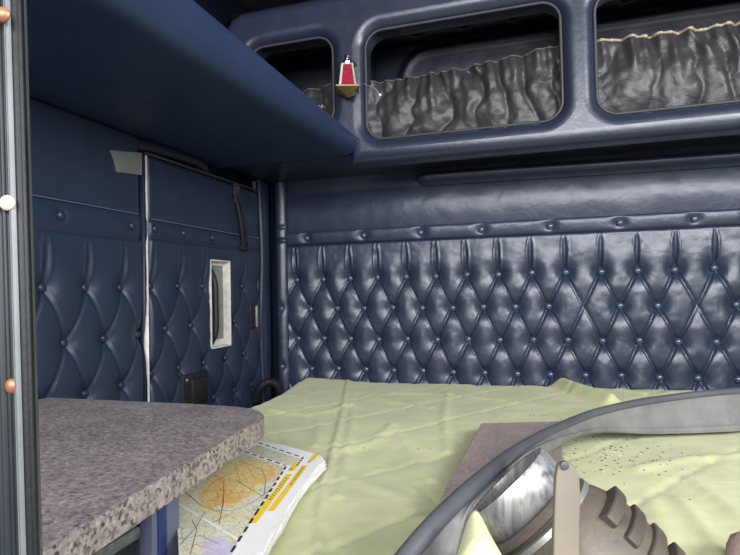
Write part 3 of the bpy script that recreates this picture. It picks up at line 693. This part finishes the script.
# ------------------------------------------------------------------ road atlas
ZP = -.279
am = empty('road_atlas', (-.42, .72, ZP-.02), 'open road atlas with orange and yellow map pages on the blanket beside the counter', 'road map')
def mp(x, y, dz=0): p = on_z(x, y, ZP); return Vector((p.x, p.y, ZP+dz))
vis = [(262,441), (285,445), (310,452), (322,456), (325,460), (318,467), (308,478), (299,490), (289,506), (280,520), (271,535), (262,552), (256,568)]
pv = [mp(x, y) for x, y in vis]
pv = [p for p in pv if p.y > .512]
front = [(pv[-1].x-.01, .505), (-.377, .505), (-.417, .560), (-.425, .575), (-.52, .62), (-.575, .96)]
for k in range(9):
    off = .0013*k; V = []; z1 = ZP-.0016*k
    out = []
    for i, p in enumerate(pv):
        j = random.uniform(-.0014, .0010); w = .0001*k+j
        out.append((p.x+w*1.6, p.y+w*(1.2 if i < 4 else .6)))
    out += [(x, y) for x, y in front]
    o_ = prism('page', out, z1-.0018, z1, MAT['paper']); fit(am, o_)
    if k == 0: toppage = o_
fit(am, prism('back_pages', [(p.x-.014, p.y-.009) for p in pv]+front, -.3005, ZP-.0146, MAT['paper']))
V = []; F = []; I = []
def dpoly(pts, mi, lvl=1):
    b0 = len(V); V.extend([mp(x, y, .0002*lvl) for x, y in pts]); F.append(tuple(range(b0, b0+len(pts)))); I.append(mi)
def dline(pts, w, mi, lvl=2, dash=None):
    P = [mp(x, y) for x, y in pts]; tot = 0
    for a_, b_ in zip(P[:-1], P[1:]):
        d = b_-a_; L = d.length
        if L < 1e-6: continue
        d /= L; nn = Vector((-d.y, d.x, 0))*w/2
        if dash:
            k = 0
            while k*dash < L:
                q0, q1 = k*dash, min(k*dash+dash*.62, L); A, B = a_+d*q0, a_+d*q1; b0 = len(V)
                V.extend([v+Vector((0, 0, .0002*lvl)) for v in (A-nn, B-nn, B+nn, A+nn)]); F.append((b0, b0+1, b0+2, b0+3)); I.append(mi); k += 1
        else:
            b0 = len(V); V.extend([v+Vector((0, 0, .0002*lvl)) for v in (a_-nn-d*w*.2, b_-nn+d*w*.2, b_+nn+d*w*.2, a_+nn-d*w*.2)]); F.append((b0, b0+1, b0+2, b0+3)); I.append(mi)
# 0 map 1 ink 2 yellow 3 road 4 orange road 5 lilac 6 paper
mapleft = mp(178, 556)
dpoly([(243,453), (285,467), (258,511), (232,552), (228,557), (179,557), (177,520), (177,495)], 0, 1)
dpoly([(257,445), (301,459), (295,466), (287,465), (247,451)], 0, 1)
dpoly([(228,464), (240,458), (252,460), (268,464), (276,470), (270,480), (262,484), (256,494), (240,500), (232,508), (220,506), (210,508), (198,500), (204,488), (210,478), (220,474)], 7, 2)
dpoly([(212,536), (228,541), (236,548), (230,557), (205,557), (200,548)], 5, 2)
dline([(178,504), (200,517), (222,530), (238,540)], .003, 6, 3)
for pts in ([(184,491), (200,505), (216,511), (234,511), (252,503), (264,495), (266,480), (262,470), (240,461)], [(178,540), (200,536), (220,545)], [(192,520), (197,530), (190,555)], [(236,480), (246,487), (262,496), (270,490)], [(224,480), (223,505), (219,524)], [(180,545), (196,528), (205,512)]):
    dline(pts, .0011, 3, 3)
for pts in ([(200,500), (212,484), (228,474), (246,466), (262,462)], [(206,478), (222,490), (232,500)], [(212,470), (226,486), (222,508)], [(236,466), (240,482), (228,496)], [(248,468), (256,480), (250,492)], [(186,500), (196,490), (206,487)], [(183,552), (196,545), (214,550)]):
    dline(pts, .0014, 4, 3)
dline([(245,452), (286,466)], .0030, 1, 4, .022); dline([(286,467), (258,511), (231,553)], .0030, 1, 4, .024)
dline([(259,443), (303,458)], .0030, 1, 4, .022); dline([(303,458), (297,466)], .003, 1, 4, .012)
dline([(253,523), (289,475)], .009, 2, 4); dline([(291,471), (297,463)], .009, 2, 4); dline([(271,511), (305,466)], .008, 2, 4); dline([(311,461), (317,454)], .008, 2, 4)
for (a_, b_) in (((270,500), (288,477)), ((291,485), (304,467))):
    for k in range(11):
        t = k/11; x, y = a_[0]+(b_[0]-a_[0])*t, a_[1]+(b_[1]-a_[1])*t
        h = random.choice((.9, 1.5, 1.2)); dline([(x-h, y-h*.5), (x+h, y+h*.5)], .0012, 1, 6)
for x, y in ((291,470), (309,463)): dline([(x-1, y), (x+1.5, y-1)], .0025, 1, 6)
mo = mesh('printed_map', V, F, [MAT['map'], MAT['ink'], MAT['yellow'], MAT['road'], MAT['roado'], MAT['lilac'], MAT['paper'], MAT['city']], smooth=False, mi=I); fit(am, mo); sub(toppage, mo)
mo['label'] = 'orange and pale green printed map with dashed border and yellow bars'

# ------------------------------------------------------------------ laminate offcut on the bed
sl = [tuple(on_z(x, y, -.276))[:2] for x, y in ((481,423), (556,421), (560,432))]+[(.035, .90), (-.02, .74), (-.15, .60)]
sl = [tuple(on_z(481, 423, -.276))[:2], tuple(on_z(562, 421, -.276))[:2], (.022, .86), (-.03, .66), (-.135, .60), tuple(on_z(431, 517, -.276))[:2]]
tag(prism('laminate_offcut', sl[::-1], -.2945, -.276, [MAT['slab'], MAT['slab']], bev=.002), 'pinkish grey speckled laminate board lying on the blanket under the rubber strip', 'board')

# ------------------------------------------------------------------ curved rubber strip
T = [(830,386,1.22), (740,388,1.14), (660,397,1.10), (600,410,1.03), (560,426,.90), (520,448,.68), (480,479,.51), (440,516,.44), (402,557,.40), (372,596,.37)]
B = [(830,424,1.16), (740,431,1.10), (655,434,1.075), (603,432,1.01), (573,437,.90), (541,449,.70), (513,466,.60), (488,489,.50), (468,513,.455), (456,557,.435), (440,600,.37)]
n = 90; Tp = [Vector(p) for p in spline([at(*q) for q in T], n)]; Bp = [Vector(p) for p in spline([at(*q) for q in B], n)]
rs = empty('rubber_strip', Bp[20], 'long curved dusty grey rubber strip arching over the board on the blanket', 'rubber strip')
V = []; F = []; th = .010
prof = [(0, 0), (.12, .3), (.28, .05), (.55, -.12), (.8, .0), (.9, .35), (1, .1)]
prof = spline([(a_, b_, 0) for a_, b_ in prof], 22)
for i in range(n):
    t = Tp[min(i+1, n-1)]-Tp[max(i-1, 0)]; d = Bp[i]-Tp[i]; nn = t.cross(d).normalized()
    if nn.dot(Tp[i]) > 0: nn = -nn
    for q in prof: V.append(Tp[i]+d*q[0]+nn*(q[1]*.010))
    for q in prof[::-1]: V.append(Tp[i]+d*q[0]+nn*(q[1]*.010-th))
m_ = len(prof)*2
for i in range(n-1):
    for j in range(m_): F.append((i*m_+j, i*m_+(j+1) % m_, (i+1)*m_+(j+1) % m_, (i+1)*m_+j))
F += [tuple(range(m_))[::-1], tuple(range((n-1)*m_, n*m_))]
fit(rs, mesh('strip_web', V, F, MAT['grey'], auto=60))
def bead_r(t): return .62+.75*(1-abs(2*t-1)) if t > .5 else 1.1-.35*sm(np.array([.5-t]))[0]
fit(rs, tube('bead', [Tp[i]+(Bp[i]-Tp[i])*.07 for i in range(n)], .0075, MAT['greydark'], n=14))
tear = [at(x, y, k) for x, y, k in ((636,420,1.062), (645,418,1.066), (650,424,1.067), (700,421,1.08), (745,415,1.10))]

# ------------------------------------------------------------------ blower
DN = .53; A = (-.66*RT+.70*UP+.29*FW).normalized(); top = at(506, 481, DN); PX = DN/FL
bl_ = empty('blower', (top.x+.05, top.y, -.30), 'dusty brown blower unit with a scratched silver neck lying on the blanket', 'blower')
FM = frame(-A, top)
prof = [(50, 2), (53, 0), (54, 4), (53, 34)]
nk = lathe('neck', [(.92*r*PX, h*PX) for r, h in [(51, 30), (50, 1), (53, 0), (54, 3), (53.5, 34)]], MAT['silver'], n=64, mat=FM, cap=False)
md = nk.modifiers.new('t', 'SOLIDIFY'); md.thickness = .0015
bd = lathe('housing', [(r*PX*.92, h*PX) for r, h in [(20, 30), (52, 31), (60, 32), (62, 35), (61, 40), (56, 42), (55, 45), (60, 50), (66, 58), (72, 70), (77, 88), (79, 110), (76, 132), (60, 142), (20, 143)]], [MAT['brown'], MAT['brownd']], n=64, mat=FM, mi=[1, 1, 0, 0, 1, 1, 0, 0, 0, 0, 0, 0, 0, 0])
fit(bl_, nk, bd)
fit(bl_, lathe('clamp_ring', [(r*PX*.92, h*PX) for r, h in [(57, 45), (62, 46), (63, 51), (58, 53)]], MAT['steel'], n=64, mat=FM, cap=False))
# ribs: curved raised blocks around the right flank
zl = FM.to_3x3().inverted() @ (RT*.73+UP*.66); ang0 = math.atan2(zl.y, zl.x)
vl = FM.to_3x3().inverted() @ (-top); sg = 1 if zl.x*vl.y-zl.y*vl.x > 0 else -1
for k in range(4):
    h0 = 66+k*22; bm = bmesh.new(); V = []; F = []; na = 12
    for i in range(na+1):
        a_ = ang0+sg*math.radians(4+i*46/na)
        for (r, h) in ((68, h0), (82+k, h0+2), (82+k, h0+14), (68, h0+16)): V.append(FM @ Vector((r*PX*.92*math.cos(a_), r*PX*.92*math.sin(a_), h*PX)))
    for i in range(na):
        for j in range(4): F.append((i*4+j, i*4+(j+1) % 4, (i+1)*4+(j+1) % 4, (i+1)*4+j))
    F += [(0, 1, 2, 3), (na*4+3, na*4+2, na*4+1, na*4)]
    bm.free(); rb = mesh('rib', V, F, MAT['brownd'], auto=30); fit(bl_, rb)
    bv = rb.modifiers.new('b', 'BEVEL'); bv.width = .0015; bv.segments = 2
# flat tan lever with a rivet
def lever():
    P = [(565,461), (574,466), (580,476), (581,500), (580,530), (580,580), (553,580), (554,530), (555,500), (556,478), (558,466)]
    K = .435; Vv = [at(x, y, K+(y-461)*-.0002) for x, y in P]; n = len(P); back = [v+FW*.006 for v in Vv]
    o = mesh('lever', Vv+back, [tuple(range(n)), tuple(range(n, 2*n))[::-1]]+[(i, n+i, n+(i+1) % n, (i+1) % n) for i in range(n)], MAT['beigebar'], smooth=False)
    bv = o.modifiers.new('b', 'BEVEL'); bv.width = .0015; bv.segments = 3; return o
lv = lever(); rv = lathe('rivet', [(.0035, 0), (.0035, .002), (.0015, .003)], MAT['greydark'], n=14, mat=frame(-FW, at(564, 465, .434))); pn = tube('lever_pin', [at(564, 465, .434), at(564, 468, .49)], .003, MAT['brownd'], n=8)
fit(bl_, lv, rv, pn); sub(lv, rv, pn)
# small rounded brown foam end at the lower right corner
sp_ = on_z(749, 560, -.30)
fe = lathe('foam_plug', [(.002, .026), (.010, .025), (.018, .019), (.022, .008), (.022, -.004), (.018, -.008)], plain('brown_foam', srgb(150,128,120), .9, bump=.5), n=28, mat=Matrix.Translation((sp_.x, sp_.y-.004, -.296)))
tag(fe, 'rounded brown foam plug on the blanket at the bottom right corner', 'foam plug')

# ------------------------------------------------------------------ foreground door seal at the left
def P2(px, dpt): v = ray(px, 277.5)*dpt; return Vector((v.x, v.y))
tr = empty('trim_1', (P2(10, .3).x, P2(10, .3).y, -H), None, None, kind='structure')
def vstrip(name, pa, pb, da, db, back, m):
    a_, b_ = P2(pa, da), P2(pb, db); ln_ = Vector((RT.x, RT.y))*.024; f2 = Vector((FW.x, FW.y)).normalized()*back
    q = [a_, b_, b_+f2, a_+f2]; bm = bmesh.new()
    lo_ = [bm.verts.new((p.x+ln_.x*H, p.y+ln_.y*H, -H)) for p in q]; hi_ = [bm.verts.new((p.x-ln_.x*.9, p.y-ln_.y*.9, .9)) for p in q]
    bm.faces.new(lo_); bm.faces.new(hi_[::-1])
    for i in range(4): bm.faces.new((lo_[i], lo_[(i+1) % 4], hi_[(i+1) % 4], hi_[i]))
    bmesh.ops.bevel(bm, geom=[e for e in bm.edges if abs(e.verts[0].co.z-e.verts[1].co.z) > .5], offset=.0012, segments=3, affect='EDGES')
    o = frombm(name, bm, m); fit(tr, o); return o
vstrip('seal', 14, 27, .302, .302, .006, MAT['dark']); vstrip('metal_strip', 10, 14, .298, .298, .02, MAT['pillarlight']); vstrip('channel', 0, 10, .301, .301, .02, MAT['pillar']); vstrip('channel_lip', -10, -1, .297, .297, .02, MAT['pillar']); vstrip('outer_panel', -90, -10, .300, .300, .02, MAT['pillar'])
for y, m in ((15, 'rust'), (203, 'cream'), (386, 'rust')):
    c_ = at({15: 3, 203: 8, 386: 13}[y], y, .300); s_ = lathe('screw', [(.0042, 0), (.0042, .001), (.0030, .0024), (.0008, .003)], MAT[m], n=16, mat=frame(-FW, c_)); fit(tr, s_)

# ------------------------------------------------------------------ lift everything to floor level, light
for o in list(C.objects):
    if o.parent is None and o.type != 'CAMERA': o.location.z += H
def area(name, loc, tgt, sx, sy, e, col):
    l = bpy.data.lights.new(name, 'AREA'); l.shape = 'RECTANGLE'; l.size = sx; l.size_y = sy; l.energy = e; l.color = col
    o = bpy.data.objects.new(name, l); C.objects.link(o); o.location = Vector(loc)+Vector((0, 0, H))
    o.rotation_mode = 'QUATERNION'; o.rotation_quaternion = (Vector(tgt)-Vector(loc)).to_track_quat('-Z', 'Y'); return o
area('windscreen_light', (.25, -1.3, .75), (.2, 1.5, .0), 2.2, .9, 82, (.97, .98, 1))
area('side_window_light', (1.5, -.15, .75), (-.1, 1.2, .1), .8, .7, 42, (.97, .98, 1))
wd = bpy.data.worlds.new('world'); bpy.context.scene.world = wd; wd.use_nodes = True
bg = wd.node_tree.nodes['Background']; bg.inputs['Color'].default_value = (.75, .85, 1, 1); bg.inputs['Strength'].default_value = .4
vs = bpy.context.scene.view_settings; vs.view_transform = 'Standard'; vs.look = 'None'; vs.gamma = 1; vs.use_curve_mapping = False; vs.exposure = 0
